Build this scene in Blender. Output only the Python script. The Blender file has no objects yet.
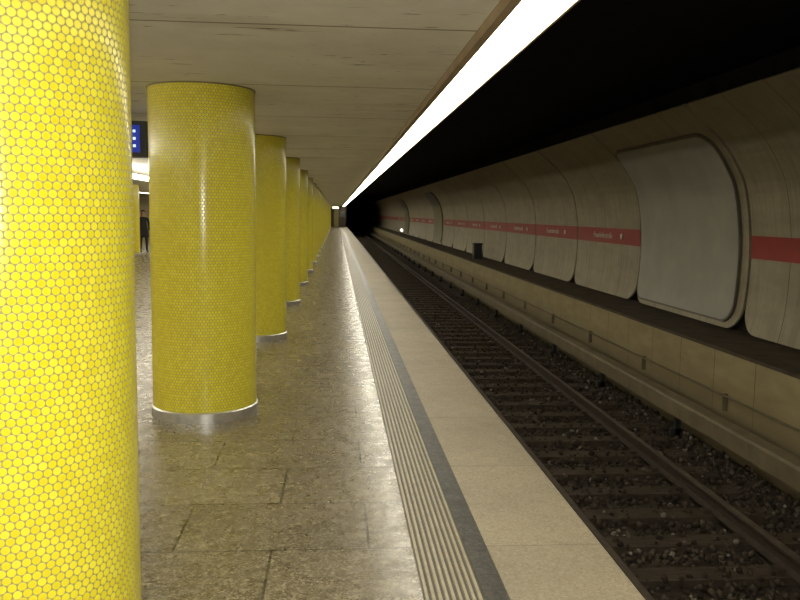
import bpy, bmesh, math, random
import numpy as np
from mathutils import Vector, Matrix
random.seed(4); np.random.seed(4)
scene=bpy.context.scene
scene.view_settings.view_transform='Standard'
scene.view_settings.exposure=0.42
COL=scene.collection
Y0,Y1=-9.0,100.0

# ---------------- material helpers ----------------
def new_mat(name):
    m=bpy.data.materials.new(name); m.use_nodes=True
    nt=m.node_tree; b=nt.nodes['Principled BSDF']
    return m,nt,b
def N(nt,t,**k):
    n=nt.nodes.new(t)
    for a,v in k.items(): setattr(n,a,v)
    return n
def L(nt,a,b): nt.links.new(a,b)
def math_(nt,op,a,b=None,c=None,clamp=False):
    n=N(nt,'ShaderNodeMath',operation=op,use_clamp=clamp)
    for i,v in enumerate((a,b,c)):
        if v is None: continue
        if isinstance(v,(int,float)): n.inputs[i].default_value=v
        else: L(nt,v,n.inputs[i])
    return n.outputs[0]
def vmath(nt,op,a,b=None):
    n=N(nt,'ShaderNodeVectorMath',operation=op)
    for i,v in enumerate((a,b)):
        if v is None: continue
        if isinstance(v,tuple): n.inputs[i].default_value=v
        else: L(nt,v,n.inputs[i])
    return n.outputs['Value'] if op=='LENGTH' else n.outputs[0]
def mix(nt,f,a,b,blend='MIX'):
    n=N(nt,'ShaderNodeMix',data_type='RGBA',blend_type=blend)
    for i,v in ((0,f),(6,a),(7,b)):
        if isinstance(v,(int,float)): n.inputs[i].default_value=v
        elif isinstance(v,tuple): n.inputs[i].default_value=(*v,1) if len(v)==3 else v
        else: L(nt,v,n.inputs[i])
    return n.outputs[2]
def ramp(nt,f,pts):
    n=N(nt,'ShaderNodeValToRGB'); cr=n.color_ramp
    while len(cr.elements)<len(pts): cr.elements.new(.5)
    for e,(p,c) in zip(cr.elements,pts):
        e.position=p; e.color=(*c,1) if not isinstance(c,(int,float)) else (c,c,c,1)
    L(nt,f,n.inputs[0]); return n.outputs[0]
def objco(nt,scale=(1,1,1),loc=(0,0,0)):
    t=N(nt,'ShaderNodeTexCoord'); m=N(nt,'ShaderNodeMapping'); m.inputs['Scale'].default_value=scale; m.inputs['Location'].default_value=loc
    L(nt,t.outputs['Object'],m.inputs[0]); return m.outputs[0]
def noise(nt,co,scale,detail=4,rough=.5):
    n=N(nt,'ShaderNodeTexNoise'); n.inputs['Scale'].default_value=scale
    n.inputs['Detail'].default_value=detail; n.inputs['Roughness'].default_value=rough
    L(nt,co,n.inputs['Vector']); return n.outputs['Fac']
def bump(nt,b,h,strength=.3,dist=.01):
    n=N(nt,'ShaderNodeBump'); n.inputs['Strength'].default_value=strength; n.inputs['Distance'].default_value=dist
    L(nt,h,n.inputs['Height']); L(nt,n.outputs[0],b.inputs['Normal'])
def mottled(name,c1,c2,scale=6,rough=.6,bs=.2,stretch=(1,1,1),metal=0,spec=.5):
    m,nt,b=new_mat(name); co=objco(nt,stretch)
    f=noise(nt,co,scale,6,.6)
    L(nt,ramp(nt,f,[(.3,c1),(.7,c2)]),b.inputs['Base Color'])
    b.inputs['Roughness'].default_value=rough; b.inputs['Metallic'].default_value=metal
    b.inputs['Specular IOR Level'].default_value=spec
    if bs: bump(nt,b,noise(nt,co,scale*12,3),bs,.005)
    return m
def emis(name,c,s):
    m,nt,b=new_mat(name); b.inputs['Base Color'].default_value=(*c,1)
    b.inputs['Emission Color'].default_value=(*c,1); b.inputs['Emission Strength'].default_value=s
    return m
def linesY(nt,co,period,offset,width):
    s=N(nt,'ShaderNodeSeparateXYZ'); L(nt,co,s.inputs[0])
    f=math_(nt,'FRACT',math_(nt,'DIVIDE',math_(nt,'ADD',s.outputs['Y'],100*period-offset),period))
    d=math_(nt,'ABSOLUTE',math_(nt,'SUBTRACT',f,.5))
    return math_(nt,'GREATER_THAN',d,.5-width/period/2), s

NT=100
# mosaic
def mosaic():
    m,nt,b=new_mat('yellow_mosaic')
    uv=N(nt,'ShaderNodeTexCoord').outputs['UV']
    S=(1.0,math.sqrt(3),1.0); H=(.5,math.sqrt(3)/2,0.5)
    a=vmath(nt,'SUBTRACT',vmath(nt,'MODULO',uv,S),H)
    bb=vmath(nt,'SUBTRACT',vmath(nt,'MODULO',vmath(nt,'ADD',uv,H),S),H)
    def flat(v): return vmath(nt,'MULTIPLY',v,(1,1,0))
    a=flat(a); bb=flat(bb)
    la=vmath(nt,'LENGTH',a); lb=vmath(nt,'LENGTH',bb)
    d=math_(nt,'MINIMUM',la,lb)
    sel=math_(nt,'LESS_THAN',la,lb)
    mx=N(nt,'ShaderNodeMix',data_type='VECTOR'); L(nt,sel,mx.inputs[0]); L(nt,bb,mx.inputs[4]); L(nt,a,mx.inputs[5])
    idv=vmath(nt,'SNAP',vmath(nt,'ADD',vmath(nt,'SUBTRACT',uv,mx.outputs[1]),(.07,.07,0)),(.25,.25,.25))
    wn=N(nt,'ShaderNodeTexWhiteNoise',noise_dimensions='3D'); L(nt,idv,wn.inputs['Vector'])
    mask=N(nt,'ShaderNodeMapRange',interpolation_type='SMOOTHSTEP'); L(nt,d,mask.inputs[0])
    mask.inputs[1].default_value=.40; mask.inputs[2].default_value=.51; mask.inputs[3].default_value=1; mask.inputs[4].default_value=0
    tile=ramp(nt,wn.outputs['Value'],[(0,(.76,.66,.018)),(.5,(.83,.74,.028)),(1,(.88,.80,.05))])
    n2=noise(nt,objco(nt),1.3,3)
    tile=mix(nt,ramp(nt,n2,[(.35,0.0),(.7,.25)]),tile,(.70,.58,.015))
    L(nt,mix(nt,mask.outputs[0],(.32,.28,.12),tile),b.inputs['Base Color'])
    L(nt,math_(nt,'SUBTRACT',.7,math_(nt,'MULTIPLY',mask.outputs[0],.50)),b.inputs['Roughness'])
    b.inputs['Specular IOR Level'].default_value=.6
    bump(nt,b,mask.outputs[0],.4,.002)
    return m
M_mos=mosaic()
M_steel=mottled('brushed_steel',(.60,.60,.58),(.80,.79,.76),20,.32,.05,metal=.85)
M_dark=mottled('dark_metal',(.02,.02,.02),(.035,.033,.03),10,.5,.05)
M_topshade=mottled('column_top_shade',(.16,.13,.05),(.22,.18,.08),10,.6,.05)  # dark tone paints the thin shadow line where column meets ceiling

def terrazzo(name,c_lo,c_mid,c_hi,rough,row=.62,bw=.62,joint=.5,speck=70,var=.85,gloss=.5,msize=.005,chip=.45):
    m,nt,b=new_mat(name); co=objco(nt)
    v=N(nt,'ShaderNodeTexVoronoi',feature='F1'); v.inputs['Scale'].default_value=speck; L(nt,co,v.inputs['Vector'])
    v2=N(nt,'ShaderNodeTexVoronoi',feature='F1'); v2.inputs['Scale'].default_value=speck*.5; L(nt,co,v2.inputs['Vector'])
    sep=N(nt,'ShaderNodeSeparateColor'); L(nt,v.outputs['Color'],sep.inputs[0])
    sep2=N(nt,'ShaderNodeSeparateColor'); L(nt,v2.outputs['Color'],sep2.inputs[0])
    c=ramp(nt,sep.outputs[0],[(0,c_lo),(.35,c_mid),(.75,c_mid),(1,c_hi)])
    c=mix(nt,ramp(nt,sep2.outputs[1],[(.82,0.0),(.88,chip)]),c,c_hi)
    big=noise(nt,co,1.1,5,.6)
    c=mix(nt,1.0,c,ramp(nt,big,[(.3,.78),(.7,1.0)]),'MULTIPLY')
    if row:
        br=N(nt,'ShaderNodeTexBrick'); L(nt,objco(nt,loc=(.3,.02,0)),br.inputs['Vector'])
        br.inputs['Color1'].default_value=(1,1,1,1); br.inputs['Color2'].default_value=(var,var,var,1)
        br.inputs['Mortar'].default_value=(joint,joint,joint,1)
        br.inputs['Scale'].default_value=1; br.inputs['Mortar Size'].default_value=msize; br.inputs['Mortar Smooth'].default_value=.2
        br.inputs['Brick Width'].default_value=bw; br.inputs['Row Height'].default_value=row
        c=mix(nt,1.0,c,br.outputs['Color'],'MULTIPLY')
    L(nt,c,b.inputs['Base Color'])
    r=ramp(nt,noise(nt,co,9,4),[(.3,rough-.05),(.7,rough+.08)])
    L(nt,r,b.inputs['Roughness']); b.inputs['Specular IOR Level'].default_value=gloss
    bump(nt,b,noise(nt,co,60,3),.06,.003)
    return m
M_floor=terrazzo('terrazzo_floor',(.085,.067,.036),(.235,.195,.115),(.58,.52,.37),.26,speck=125,joint=.32,bw=.93,gloss=.5,msize=.007,var=.82)
M_gran=terrazzo('granite_edge',(.33,.28,.19),(.42,.36,.25),(.52,.455,.33),.55,row=1.24,bw=8,joint=.72,speck=130,var=.93,msize=.006)
M_darkband=terrazzo('dark_slate_band',(.03,.03,.022),(.06,.058,.045),(.12,.11,.085),.4,row=.31,bw=8,joint=.5,speck=90)
M_rib=mottled('tactile_ribs',(.34,.30,.21),(.46,.41,.29),14,.4,.1)
M_ribbase=mottled('tactile_base',(.07,.06,.035),(.10,.085,.05),14,.5,.1)

def ceilmat():
    m,nt,b=new_mat('board_marked_concrete')
    co=objco(nt)
    base=ramp(nt,noise(nt,co,1.6,7,.65),[(.3,(.68,.66,.59)),(.7,(.82,.80,.73))])
    def marks(sc,scale,lo,hi,ps,pl,ph,loc):
        st=noise(nt,objco(nt,sc,loc),scale,4,.6)
        mask=ramp(nt,st,[(lo,1.0),(hi,0.0)])
        patch=ramp(nt,noise(nt,objco(nt,loc=loc),ps,2),[(pl,0.0),(ph,1.0)])
        return math_(nt,'MULTIPLY',mask,patch)
    c=mix(nt,marks((1.6,14,1),1.0,.30,.34,.8,.45,.53,(0,0,0)),base,(.13,.11,.08))
    c=mix(nt,marks((4,26,1),1.0,.31,.34,1.3,.46,.54,(2,9,4)),c,(.18,.15,.12))
    stain=ramp(nt,noise(nt,objco(nt,(.5,2.0,1)),.9,4,.6),[(.58,0.0),(.72,.35)])
    c=mix(nt,stain,c,(.42,.36,.24))
    seam,_=linesY(nt,co,1.94,.3,.022)
    c=mix(nt,seam,c,(.28,.25,.20))
    L(nt,c,b.inputs['Base Color']); b.inputs['Roughness'].default_value=.9
    bump(nt,b,noise(nt,co,14,5,.7),.35,.008)
    return m
M_ceil=ceilmat()
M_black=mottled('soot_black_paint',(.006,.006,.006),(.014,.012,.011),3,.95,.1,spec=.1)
M_tunnel=mottled('tunnel_concrete',(.02,.018,.015),(.045,.04,.033),2,.9,.2,spec=.2)
M_hallwall=mottled('hall_wall',(.25,.20,.09),(.36,.30,.15),2,.7,.1)
M_ledge=mottled('ledge_concrete',(.065,.05,.036),(.12,.093,.066),3,.85,.3,spec=.2)
M_red=mottled('red_enamel',(.32,.015,.012),(.39,.02,.016),4,.45,0)
M_white=mottled('white_lettering',(.7,.68,.62),(.75,.73,.68),4,.5,0)
M_casing=mottled('lamp_casing',(.30,.22,.13),(.40,.30,.18),6,.5,.05)
M_tube=emis('fluorescent_diffuser',(1.0,.94,.78),9.0)

def clad():
    m,nt,b=new_mat('cream_enamel_cladding'); co=objco(nt)
    seam,s=linesY(nt,co,.99,10.57,.014)
    n1=noise(nt,objco(nt,(1,.7,2.2)),1.6,6,.62)
    c=ramp(nt,n1,[(.25,(.31,.27,.18)),(.75,(.46,.41,.285))])
    grime=noise(nt,objco(nt,(1,6,.5)),2.2,5,.7)
    c=mix(nt,ramp(nt,grime,[(.45,0.0),(.8,.6)]),c,(.19,.155,.09))
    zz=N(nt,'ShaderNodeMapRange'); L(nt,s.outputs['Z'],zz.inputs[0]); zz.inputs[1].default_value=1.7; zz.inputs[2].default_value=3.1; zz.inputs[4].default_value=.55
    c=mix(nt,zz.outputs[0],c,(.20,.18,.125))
    c=mix(nt,seam,c,(.10,.08,.05))
    L(nt,c,b.inputs['Base Color']); b.inputs['Roughness'].default_value=.5
    bump(nt,b,noise(nt,co,14,3),.1,.01)
    return m
M_clad=clad()
def lowwall():
    m,nt,b=new_mat('lower_wall_tiles'); co=objco(nt)
    seam,s=linesY(nt,co,.99,10.57,.014)
    n1=noise(nt,objco(nt,(1,.6,2)),2.5,6,.62)
    c=ramp(nt,n1,[(.25,(.26,.21,.10)),(.75,(.40,.335,.18))])
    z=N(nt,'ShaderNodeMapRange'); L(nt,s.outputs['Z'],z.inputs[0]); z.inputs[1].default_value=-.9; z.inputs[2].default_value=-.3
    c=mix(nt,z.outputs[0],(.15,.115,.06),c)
    c=mix(nt,seam,c,(.12,.09,.05))
    L(nt,c,b.inputs['Base Color']); b.inputs['Roughness'].default_value=.6
    return m
M_low=lowwall()
M_board=mottled('grey_poster_sheet',(.34,.335,.29),(.44,.43,.37),1.5,.45,.05)
M_frame=mottled('poster_frame',(.10,.085,.06),(.14,.12,.09),5,.4,.05)
M_boarddark=mottled('dark_poster',(.05,.055,.06),(.11,.11,.11),1.5,.3,0)
M_ballast=mottled('ballast_stone',(.030,.022,.014),(.085,.067,.048),9,.9,.5,spec=.2)
M_sleeper=mottled('oiled_sleeper',(.045,.033,.022),(.10,.078,.054),6,.8,.4,stretch=(1,5,1),spec=.2)
M_rust=mottled('rusty_rail',(.040,.027,.018),(.075,.052,.036),10,.7,.2)
M_railtop=mottled('rail_head',(.12,.095,.07),(.19,.155,.12),10,.45,.05,metal=.5)
M_third=mottled('third_rail_cover',(.14,.11,.065),(.21,.17,.10),4,.6,.2)
M_pipe=mottled('cable_pipe',(.13,.10,.055),(.19,.15,.08),6,.6,.1)

# ---------------- mesh helpers ----------------
def obj_from(name,verts,faces,mats,mi=None,parent=None,smooth=False):
    me=bpy.data.meshes.new(name); me.from_pydata([tuple(v) for v in verts],[],faces)
    for m in mats: me.materials.append(m)
    if mi is not None: me.polygons.foreach_set('material_index',mi)
    if smooth: me.polygons.foreach_set('use_smooth',[True]*len(me.polygons))
    me.update()
    o=bpy.data.objects.new(name,me); COL.objects.link(o)
    if parent: o.parent=parent
    return o
class MB:
    def __init__(s): s.v=[];s.f=[];s.m=[]
    def box(s,x0,x1,y0,y1,z0,z1,mi=0):
        n=len(s.v)
        s.v+=[(x0,y0,z0),(x1,y0,z0),(x1,y1,z0),(x0,y1,z0),(x0,y0,z1),(x1,y0,z1),(x1,y1,z1),(x0,y1,z1)]
        for q in ((0,3,2,1),(4,5,6,7),(0,1,5,4),(1,2,6,5),(2,3,7,6),(3,0,4,7)):
            s.f.append(tuple(n+i for i in q)); s.m.append(mi)
    def extrude(s,prof,y0,y1,mi=0,closed=True,mis=None):
        n=len(s.v);k=len(prof)
        s.v+=[(x,y0,z) for x,z in prof]+[(x,y1,z) for x,z in prof]
        for i in range(k if closed else k-1):
            j=(i+1)%k
            s.f.append((n+i,n+j,n+k+j,n+k+i)); s.m.append(mis[i] if mis else mi)
        if closed:
            s.f.append(tuple(n+i for i in range(k))[::-1]); s.m.append(mi)
            s.f.append(tuple(n+k+i for i in range(k))); s.m.append(mi)
    def cyl(s,p,q,r,seg=10,mi=0):
        p=Vector(p);q=Vector(q);d=(q-p).normalized()
        a=d.orthogonal().normalized();b=d.cross(a);n=len(s.v)
        for c in (p,q):
            for i in range(seg):
                t=2*math.pi*i/seg; s.v.append(tuple(c+a*math.cos(t)*r+b*math.sin(t)*r))
        for i in range(seg):
            j=(i+1)%seg; s.f.append((n+i,n+j,n+seg+j,n+seg+i)); s.m.append(mi)
        s.f.append(tuple(n+i for i in range(seg))[::-1]); s.m.append(mi)
        s.f.append(tuple(n+seg+i for i in range(seg))); s.m.append(mi)
    def obj(s,name,mats,parent=None,smooth=False): return obj_from(name,s.v,s.f,mats,s.m,parent,smooth)
def empty(name,loc=(0,0,0)):
    e=bpy.data.objects.new(name,None); e.location=loc; COL.objects.link(e); return e

# ---------------- room shell ----------------
XE=1.317; XL=-9.9
b=MB(); b.box(XL,.372,Y0,Y1,-.18,0)
b.obj('floor',[M_floor])
b=MB()
b.box(.372,.632,Y0,Y1,-.18,-.004,0)
for i in range(9):
    x=.380+i*.0282
    b.extrude([(x,-.004),(x+.017,-.004),(x+.0145,.003),(x+.0025,.003)],Y0,Y1,1)
b.obj('floor_tactile_strip',[M_ribbase,M_rib])
b=MB(); b.box(.632,.737,Y0,Y1,-.18,0); b.obj('floor_dark_band',[M_darkband])
b=MB(); b.extrude([(.737,-.18),(XE,-.18),(XE,-.012),(XE-.012,0),(.737,0)],Y0,Y1); b.obj('floor_platform_edge',[M_gran])
b=MB(); b.box(XL+.3,.95,Y0,Y1,-1.35,-.18); b.obj('wall_platform_base',[M_tunnel])
CZ=2.54
b=MB(); b.box(-9.35,.712,Y0,Y1,CZ,CZ+.4); b.obj('ceiling',[M_ceil])
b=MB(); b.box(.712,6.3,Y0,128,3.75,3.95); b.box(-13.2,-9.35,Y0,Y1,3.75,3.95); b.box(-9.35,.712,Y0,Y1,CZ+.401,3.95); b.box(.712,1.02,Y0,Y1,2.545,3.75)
b.obj('ceiling_track_void',[M_black])
b=MB(); b.box(5.72,6.3,Y0,128,.02,3.75); b.obj('wall_tunnel_right',[M_tunnel])
b=MB(); b.box(-13.4,-13.0,Y0,Y1,-1.35,3.75); b.obj('wall_left',[M_hallwall])
b=MB(); b.box(-13.4,6.3,Y0-.3,Y0,-1.35,3.95); b.obj('wall_back',[M_tunnel])
b=MB(); b.box(-13.4,1.3,Y1,Y1+.3,-1.35,3.95); b.box(1.3,6.3,128,128.3,-1.35,3.95); b.obj('wall_end',[M_tunnel])
b=MB(); b.box(1.0,1.3,Y1+.3,128,-1.35,3.75); b.obj('wall_tunnel_left',[M_tunnel])
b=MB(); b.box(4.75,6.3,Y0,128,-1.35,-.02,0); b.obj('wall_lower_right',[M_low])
b=MB(); b.box(4.73,5.72,Y0,128,-.02,.02,0); b.obj('trim_ledge',[M_ledge])

# ---------------- columns ----------------
R=.405
def column_mesh():
    seg=96
    prof=[(R+.012,0),(R+.012,.075),(R+.004,.082),(R,.083),(R,CZ-.012),(R+.004,CZ-.012),(R+.004,CZ)]
    mats=[1,1,1,0,2,2]
    vs=[];fs=[];mi=[]
    for r,z in prof:
        for i in range(seg+1):
            t=2*math.pi*i/seg; vs.append((r*math.cos(t),r*math.sin(t),z))
    for k in range(len(prof)-1):
        for i in range(seg):
            a=k*(seg+1)+i; fs.append((a,a+1,a+seg+2,a+seg+1)); mi.append(mats[k])
    me=bpy.data.meshes.new('mosaic_column'); me.from_pydata(vs,[],fs)
    for m in (M_mos,M_steel,M_topshade): me.materials.append(m)
    me.polygons.foreach_set('material_index',mi)
    uv=me.uv_layers.new(name='UVMap')
    for p in me.polygons:
        p.use_smooth=True
        for li in p.loop_indices:
            v=me.loops[li].vertex_index; col=v%(seg+1)
            uv.data[li].uv=(col/seg*NT+200, vs[v][2]/(2*math.pi*R/NT)+100)
    me.set_sharp_from_angle(angle=math.radians(40))
    me.update(); return me
cm=column_mesh()
for k in range(-2,25):
    y=2.55+3.88*k
    o=bpy.data.objects.new('mosaic_column',cm); o.location=(-1.044,y,0); o.rotation_euler[2]=math.pi*.5+k*.37; COL.objects.link(o)
for k in range(-2,8):
    o=bpy.data.objects.new('mosaic_column',cm); o.location=(-7.5,2.55+3.88*k,0); COL.objects.link(o)

# ---------------- light strips ----------------
def lightstrip(x0,x1):
    e=empty('fluorescent_light_strip')
    b=MB()
    b.box(x0,x1,Y0+.1,Y1-.1,2.515,2.538,0)
    b.box(x0,x0+.045,Y0+.1,Y1-.1,2.482,2.515,0)
    b.box(x1-.012,x1,Y0+.1,Y1-.1,2.485,2.515,0)
    b.obj('casing',[M_casing],e)
    b=MB(); y=Y0+.12
    while y<Y1-1.7:
        b.extrude([(x0+.05,2.515),(x0+.05,2.497),(x0+.075,2.484),(x1-.05,2.484),(x1-.015,2.497),(x1-.015,2.515)],y,y+1.525,0); y+=1.552
    b.obj('diffusers',[M_tube],e)
lightstrip(.712,.995)
lightstrip(-9.70,-9.40)
# batten added mid-hall to brighten the ceiling (up and down light)
e=empty('added_fill_batten')
b=MB(); b.box(-4.36,-4.24,Y0+.3,90,2.30,2.33)
y=Y0+1
while y<90: b.box(-4.31,-4.29,y,y+.02,2.33,CZ-.002); y+=3.0
b.obj('batten',[M_casing],e)
M_fill=emis('fill_tube',(1,.94,.80),14)
b=MB(); y=Y0+.4
while y<88:
    b.cyl((-4.20,y,2.33),(-4.20,y+1.45,2.33),.035,8); b.cyl((-4.40,y,2.33),(-4.40,y+1.45,2.33),.035,8); y+=1.552
b.obj('tubes',[M_fill],e)

# ---------------- curved cladding ----------------
ctrl=[(5.56,.05),(5.62,.35),(5.655,.75),(5.655,1.32),(5.56,1.97),(5.40,2.33),(5.14,2.68),(4.63,3.11)]
def catmull(P,n=6):
    out=[];Q=[P[0]]+P+[P[-1]]
    for i in range(1,len(Q)-2):
        p0,p1,p2,p3=[np.array(q) for q in Q[i-1:i+3]]
        for k in range(n):
            t=k/n
            out.append(.5*((2*p1)+(-p0+p2)*t+(2*p0-5*p1+4*p2-p3)*t*t+(-p0+3*p1-3*p2+p3)*t**3))
    out.append(np.array(P[-1])); return np.array(out)
PR=catmull(ctrl)
arc=np.concatenate([[0],np.cumsum(np.linalg.norm(np.diff(PR,axis=0),axis=1))]); TL=arc[-1]
def P(t,off=0):
    x=np.interp(t,arc,PR[:,0]); z=np.interp(t,arc,PR[:,1])
    e=.03; dx=np.interp(min(t+e,TL),arc,PR[:,0])-np.interp(max(t-e,0),arc,PR[:,0]); dz=np.interp(min(t+e,TL),arc,PR[:,1])-np.interp(max(t-e,0),arc,PR[:,1])
    l=math.hypot(dx,dz); nx,nz=-dz/l,dx/l
    return x+nx*off, z+nz*off
def t_at_z(z): return float(np.interp(z,PR[:,1],arc))
def shell(b,ya,yb,t0,t1,off,thick,rb,rt,mi=0):
    ts=[]
    for k in range(9):
        if rb: ts.append(t0+rb*(1-math.cos(k/8*math.pi/2)))
    if not rb: ts.append(t0)
    m=22
    for k in range(1,m): ts.append(t0+rb+(t1-rt-t0-rb)*k/m)
    if rt:
        for k in range(9): ts.append(t1-rt+rt*math.sin(k/8*math.pi/2))
    else: ts.append(t1)
    ns=4; base=len(b.v); rows=len(ts)
    for lay in (0,1):
        for t in ts:
            ins=0
            if rb and t<t0+rb: ins=rb-math.sqrt(max(0,rb*rb-(rb-(t-t0))**2))
            if rt and t>t1-rt: ins=rt-math.sqrt(max(0,rt*rt-(rt-(t1-t))**2))
            x,z=P(t,off-lay*thick)
            for s in range(ns+1): b.v.append((x,ya+ins+(yb-ya-2*ins)*s/ns,z))
    W=ns+1; off2=base+rows*W
    for r in range(rows-1):
        for s in range(ns):
            a=base+r*W+s; b.f.append((a,a+W,a+W+1,a+1)); b.m.append(mi)
            a=off2+r*W+s; b.f.append((a,a+1,a+W+1,a+W)); b.m.append(mi)
        for s in (0,ns):
            a=base+r*W+s; c=off2+r*W+s; b.f.append((a,c,c+W,a+W)); b.m.append(mi)
    for r in (0,rows-1):
        for s in range(ns):
            a=base+r*W+s;c=off2+r*W+s; b.f.append((a,a+1,c+1,c)); b.m.append(mi)
SEG=3.96; S0=10.57
boards={0:0,8:1,13:1}
b=MB(); st=MB(); letters=[]
for k in range(-4,26):
    ya=S0+SEG*k; yb=ya+SEG
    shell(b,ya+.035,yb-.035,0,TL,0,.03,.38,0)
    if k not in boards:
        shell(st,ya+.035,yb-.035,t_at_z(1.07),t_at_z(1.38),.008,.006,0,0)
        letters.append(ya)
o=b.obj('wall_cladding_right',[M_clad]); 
sg=empty('station_name_stripe')
st.obj('stripe',[M_red],sg)
for ya in letters:
    if ya>70: continue
    cu=bpy.data.curves.new('lettering','FONT'); cu.body='Fraunhoferstraße'; cu.size=.17; cu.extrude=.001; cu.align_x='CENTER'; cu.align_y='CENTER'
    t=bpy.data.objects.new('lettering',cu); COL.objects.link(t); t.parent=sg
    M=Matrix(((0,0,-1,5.633),(-1,0,0,ya+2.1),(0,1,0,1.225),(0,0,0,1))); t.matrix_world=M; cu.materials.append(M_white)
    bb=MB(); bb.cyl((5.641,ya+1.0,1.225),(5.633,ya+1.0,1.225),.06,20); bb.obj('line_badge',[M_white],sg)
for k,kind in boards.items():
    ya=S0+SEG*k
    e=empty('poster_panel')
    b=MB(); shell(b,ya+.22,ya+SEG-.10,t_at_z(.12),t_at_z(2.80),.040,.04,.30,.30); b.obj('frame',[M_frame],e)
    b=MB(); shell(b,ya+.25,ya+SEG-.13,t_at_z(.15),t_at_z(2.77),.046,.01,.28,.28); b.obj('sheet',[M_boarddark if kind else M_board],e)

# ---------------- track ----------------
tr=empty('railway_track')
b=MB()
b.cyl((4.70,Y0+.1,-.53),(4.70,110,-.53),.014,8)
y=9.2-14*1.3
while y<105:
    b.box(4.69,4.75,y-.012,y+.012,-.72,-.51); y+=2.6
b.obj('wall_cable_pipe',[M_pipe])
b=MB(); b.extrude([(4.34,-.93),(4.36,-.93),(4.37,-.75),(4.50,-.73),(4.50,-.70),(4.36,-.715),(4.335,-.74)],Y0+.1,115); b.obj('third_rail_cover',[M_third],tr)
b=MB(); b.box(4.39,4.46,Y0+.1,115,-.90,-.79); b.obj('third_rail_conductor',[M_rust],tr)
b=MB(); y=Y0+1
while y<100:
    b.box(4.46,4.53,y-.04,y+.04,-1.25,-.72); b.box(4.40,4.53,y-.04,y+.04,-1.25,-1.15); y+=3.0
b.obj('third_rail_brackets',[M_dark],tr)
BZ=-1.24
b=MB(); b.box(.95,4.75,Y0,128,-1.6,BZ-.03); b.box(-13.4,XL+.3,Y0,Y1,-1.6,BZ-.03); b.obj('floor_track_bed',[M_ballast])
def gravel():
    from mathutils import Euler
    bm=bmesh.new(); bmesh.ops.create_icosphere(bm,subdivisions=1,radius=1)
    bv=np.array([v.co[:] for v in bm.verts]); bf=np.array([[v.index for v in f.verts] for f in bm.faces]); bm.free()
    n=22000
    yy=1.0+26*np.random.rand(n)**1.7
    xx=1.35+3.35*np.random.rand(n)
    V=[];F=[]
    for i in range(n):
        sl=(yy[i]+100*.64)%.64
        insl=(sl<.26) and 1.62<xx[i]<4.25
        if insl and random.random()<.55: continue
        s=random.uniform(.013,.034)
        sc=np.array([s*random.uniform(.7,1.3),s*random.uniform(.7,1.3),s*random.uniform(.6,1)])
        v=bv*(1+.28*(np.random.rand(12,1)-.5))*sc
        Rm=np.array(Euler((random.random()*6,random.random()*6,random.random()*6)).to_matrix())
        v=v@Rm.T
        z=BZ-.015+random.uniform(0,.04) + (.03 if insl else 0)
        if abs(xx[i]-3.65)<.09 or abs(xx[i]-2.2)<.09: continue
        v=v+np.array([xx[i],yy[i],z]); F.append(bf+len(V)*12); V.append(v)
    V=np.concatenate(V);F=np.concatenate(F)
    me=bpy.data.meshes.new('ballast_gravel')
    me.vertices.add(len(V)); me.vertices.foreach_set('co',V.ravel())
    me.loops.add(F.size); me.loops.foreach_set('vertex_index',F.ravel())
    me.polygons.add(len(F)); me.polygons.foreach_set('loop_start',np.arange(0,F.size,3)); me.update(calc_edges=True); me.validate()
    me.materials.append(M_gr)
    o=bpy.data.objects.new('ballast_gravel',me); COL.objects.link(o); o.parent=tr
def gravmat():
    m,nt,b=new_mat('gravel_stone'); g=N(nt,'ShaderNodeNewGeometry')
    L(nt,ramp(nt,g.outputs['Random Per Island'],[(0,(.026,.019,.012)),(.6,(.075,.058,.041)),(.95,(.11,.088,.064)),(1,(.30,.27,.22))]),b.inputs['Base Color'])
    b.inputs['Roughness'].default_value=.9; b.inputs['Specular IOR Level'].default_value=.2
    return m
M_gr=gravmat(); gravel()
b=MB()
yy=math.floor(Y0/.64)*.64+.64
while yy<127:
    b.box(1.64,4.22,yy+.01,yy+.25,-1.34,-1.205); yy+=.64
b.obj('sleepers',[M_sleeper],tr)
RT=-1.05
for xr in (2.2,3.65):
    b=MB()
    prof=[(-.07,-1.20),(.07,-1.20),(.07,-1.188),(.012,-1.17),(.01,-1.095),(.034,-1.085),(.036,-1.056),(.028,RT),(-.028,RT),(-.036,-1.056),(-.034,-1.085),(-.01,-1.095),(-.012,-1.17),(-.07,-1.188)]
    mis=[0]*14; mis[7]=1
    b.extrude([(xr+p,z) for p,z in prof],Y0+.1,127,0,True,mis)
    b.obj('rail',[M_rust,M_railtop],tr)
b=MB(); yy=math.floor(Y0/.64)*.64+.64
while yy<40:
    for xr in (2.2,3.65):
        for s in (-1,1):
            b.box(xr+s*.10-.035,xr+s*.10+.035,yy+.08,yy+.18,-1.205,-1.17)
    yy+=.64
b.obj('rail_clips',[M_rust],tr)

# ---------------- departure display ----------------
M_blue=emis('blue_lcd',(.015,.04,.40),.35)
M_lcdtxt=emis('lcd_text',(.6,.75,1.0),.9)
e=empty('departure_display')
b=MB(); b.box(-3.30,-1.83,8.0,8.22,2.12,2.46,0); b.box(-3.1,-3.04,8.08,8.14,2.46,CZ-.002,0); b.box(-2.1,-2.04,8.08,8.14,2.46,CZ-.002,0)
b.obj('housing',[M_dark],e)
b=MB(); b.box(-3.24,-1.89,7.992,8.0,2.16,2.42,0); b.obj('screen',[M_blue],e)
b=MB()
for r in range(3):
    z=2.35-r*.07
    for x0,x1 in ((-3.2,-3.12),(-3.06,-2.45),(-1.955,-1.93)): b.box(x0,x1,7.988,7.992,z,z+.025)
b.obj('text_rows',[M_lcdtxt],e)

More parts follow.
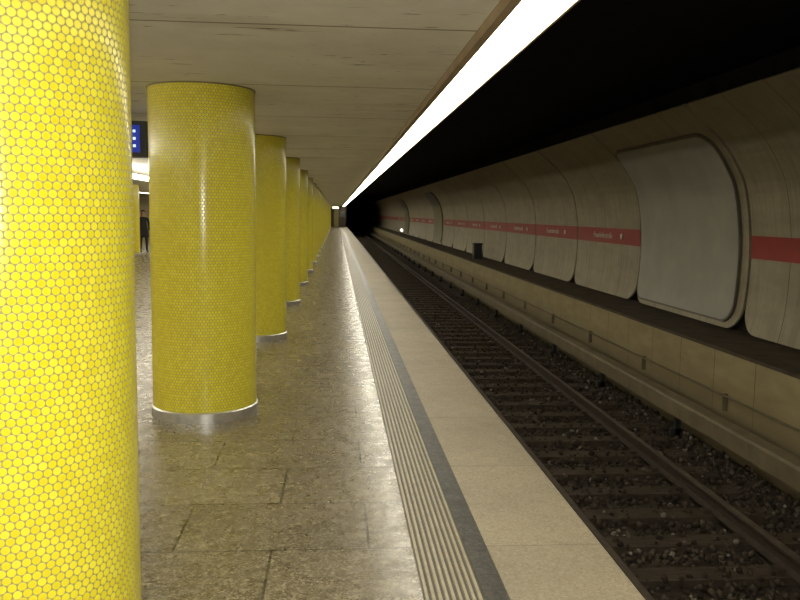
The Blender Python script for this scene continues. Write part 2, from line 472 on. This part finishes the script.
# ---------------- small trackside things ----------------
b=MB(); b.box(5.0,5.28,28.8,29.2,.02,.55); b.box(4.98,5.30,28.78,29.22,.55,.60); b.box(5.05,5.23,28.77,28.8,.12,.48)
b.obj('trackside_cabinet',[M_dark])
e=empty('signal_lamp')
b=MB(); b.cyl((4.95,61,.02),(4.95,61,.30),.03); b.box(4.83,5.07,60.95,61.1,.28,.55); b.obj('housing',[M_dark],e)
b=MB(); b.cyl((4.95,60.90,.42),(4.95,60.95,.42),.09,16); b.obj('lens',[emis('lamp_white',(1,.95,.8),4)],e)
e=empty('platform_end_booth')
b=MB(); b.box(-.6,1.1,96.5,98.5,0,2.3,0); b.box(-.65,1.15,96.4,98.6,2.3,2.38,0); b.obj('body',[M_ledge],e)
b=MB(); b.box(-.3,.25,96.46,96.5,.05,2.05); b.obj('door',[M_hallwall],e)
b=MB(); b.box(.4,1.0,96.45,96.5,1.2,1.9); b.obj('window',[M_boarddark],e)
e=empty('exit_sign'); 
b=MB(); b.box(-.5,.3,90,90.1,2.1,2.42); b.cyl((-.4,90.05,2.42),(-.4,90.05,CZ-.002),.02); b.cyl((.2,90.05,2.42),(.2,90.05,CZ-.002),.02); b.obj('housing',[M_dark],e)
b=MB(); b.box(-.45,.25,89.98,90,2.14,2.38); b.obj('face',[emis('sign_face',(1,.95,.7),1.5)],e)

# ---------------- person ----------------
def person(loc,rot):
    root=empty('person',loc); root.rotation_euler[2]=rot
    M_coat=mottled('dark_coat',(.012,.012,.016),(.025,.024,.03),20,.85,.2)
    M_skin=mottled('skin',(.42,.25,.17),(.48,.30,.21),10,.5,0)
    M_hair=mottled('dark_hair',(.02,.012,.008),(.04,.025,.015),40,.5,.2)
    M_shoe=mottled('shoe_leather',(.01,.01,.01),(.02,.02,.02),10,.35,0)
    pts=[];edges=[];rad=[]
    def add(p,r,par=None):
        pts.append(p); rad.append(r if isinstance(r,tuple) else (r,r))
        if par is not None: edges.append((par,len(pts)-1))
        return len(pts)-1
    pel=add((0,0,.86),(.135,.10)); wa=add((0,0,1.02),(.115,.09),pel); ch=add((0,0,1.20),(.145,.105),wa)
    up=add((0,.01,1.31),(.11,.08),ch); nk=add((0,0,1.39),(.05,.05),up); hd=add((0,-.005,1.47),(.062,.07),nk); h2=add((0,-.005,1.54),(.07,.082),hd); add((0,0,1.60),(.045,.055),h2)
    for s in (-1,1):
        fy=-.13 if s>0 else .12
        h=add((s*.085,0,.80),.085,pel); k=add((s*.09,fy*.6-.02,.45),.056,h); a=add((s*.09,fy+.02,.09),.038,k)
        f=add((s*.095,fy-.05,.045),(.04,.035),a); add((s*.10,fy-.15,.035),(.034,.025),f)
        sh=add((s*.165,.01,1.31),.052,up); el=add((s*.215,-s*.03+.02,1.06),.040,sh); wr=add((s*.225,-.05+s*.05,.84),.026,el)
        pa=add((s*.228,-.06+s*.05,.78),(.028,.018),wr)
        for q in range(4):
            yy=-.088+q*.019+s*.05; ln=(.055,.068,.062,.048)[q]
            a1=add((s*.23,yy,.745),.0085,pa); a2=add((s*.226,yy-.004,.745-ln*.55),.008,a1); add((s*.216,yy-.006,.745-ln),.007,a2)
        t1=add((s*.215,-.10+s*.05,.79),.010,pa); add((s*.208,-.112+s*.05,.755),.008,t1)
    me=bpy.data.meshes.new('body'); me.from_pydata(pts,edges,[]); o=bpy.data.objects.new('body',me); COL.objects.link(o)
    md=o.modifiers.new('s','SKIN')
    for i,r in enumerate(rad): me.skin_vertices[0].data[i].radius=r
    me.skin_vertices[0].data[0].use_root=True
    o.modifiers.new('ss','SUBSURF').levels=2; o.modifiers['ss'].render_levels=2
    dg=bpy.context.evaluated_depsgraph_get(); nm=bpy.data.meshes.new_from_object(o.evaluated_get(dg))
    o.modifiers.clear(); o.data=nm; nm.materials.clear()
    for m in (M_coat,M_skin,M_shoe): nm.materials.append(m)
    for p in nm.polygons:
        z=p.center.z; x=abs(p.center.x); p.use_smooth=True
        p.material_index=1 if (z>1.38 or (x>.17 and .6<z<.83)) else (2 if z<.08 else 0)
    o.parent=root
    b=MB(); seg=24; rings=[(1.12,.135,.11),(1.0,.145,.12),(.86,.17,.14),(.70,.19,.18),(.58,.20,.21),(.585,.18,.19)]
    for z,rx,ry in rings:
        for i in range(seg):
            t=2*math.pi*i/seg; b.v.append((rx*math.cos(t),ry*math.sin(t),z))
    for k in range(len(rings)-1):
        for i in range(seg): b.f.append((k*seg+i,k*seg+(i+1)%seg,(k+1)*seg+(i+1)%seg,(k+1)*seg+i)); b.m.append(0)
    b.obj('coat_skirt',[M_coat],root,True)
    def ell(nm,c,r,mat,cut=None):
        bm=bmesh.new(); bmesh.ops.create_uvsphere(bm,u_segments=20,v_segments=14,radius=1)
        for v in bm.verts:
            v.co=Vector((v.co.x*r[0]+c[0],v.co.y*r[1]+c[1],v.co.z*r[2]+c[2]))
        if cut: bmesh.ops.delete(bm,geom=[v for v in bm.verts if cut(v.co)],context='VERTS')
        m2=bpy.data.meshes.new(nm); bm.to_mesh(m2); bm.free(); m2.materials.append(mat)
        for p in m2.polygons:p.use_smooth=True
        q=bpy.data.objects.new(nm,m2); COL.objects.link(q); q.parent=root
    ell('hair',(0,.012,1.545),(.088,.10,.095),M_hair,lambda c:c.y<-.045 and c.z<1.585)
    ell('hair_back',(0,.05,1.46),(.07,.05,.10),M_hair)
    ell('nose',(0,-.088,1.505),(.012,.016,.018),M_skin)
    ell('mouth',(0,-.078,1.472),(.022,.008,.006),M_red)
    for s in (-1,1):
        ell('eye',(s*.028,-.080,1.53),(.011,.008,.007),M_shoe); ell('ear',(s*.078,0,1.515),(.010,.02,.028),M_skin)
person((-7.50,32.0,0),.5)

# ---------------- camera flash ----------------
ld=bpy.data.lights.new('camera_flash','POINT'); ld.energy=135; ld.shadow_soft_size=.03; ld.color=(1,.98,.94)
lo=bpy.data.objects.new('camera_flash',ld); lo.location=(-.03,.02,1.66); COL.objects.link(lo)
w=bpy.data.worlds.new('World'); scene.world=w; w.use_nodes=True
w.node_tree.nodes['Background'].inputs[0].default_value=(.9,.95,1,1); w.node_tree.nodes['Background'].inputs[1].default_value=.01

# ---------------- camera ----------------
th=math.radians(4.6); ph=math.radians(6.1); a=.014
fwd=Vector((math.sin(th)*math.cos(ph),math.cos(th)*math.cos(ph),-math.sin(ph)))
rt=Vector((math.cos(th),-math.sin(th),0)); upv=rt.cross(fwd)
r2=(rt+a*upv).normalized(); u2=r2.cross(fwd).normalized()
cam=bpy.data.cameras.new('camera'); cam.lens=36; cam.sensor_width=36; cam.clip_start=.05; cam.clip_end=400
co=bpy.data.objects.new('camera',cam); COL.objects.link(co)
Mx=Matrix((( r2.x,u2.x,-fwd.x,0),(r2.y,u2.y,-fwd.y,0),(r2.z,u2.z,-fwd.z,1.6),(0,0,0,1)))
co.matrix_world=Mx; scene.camera=co
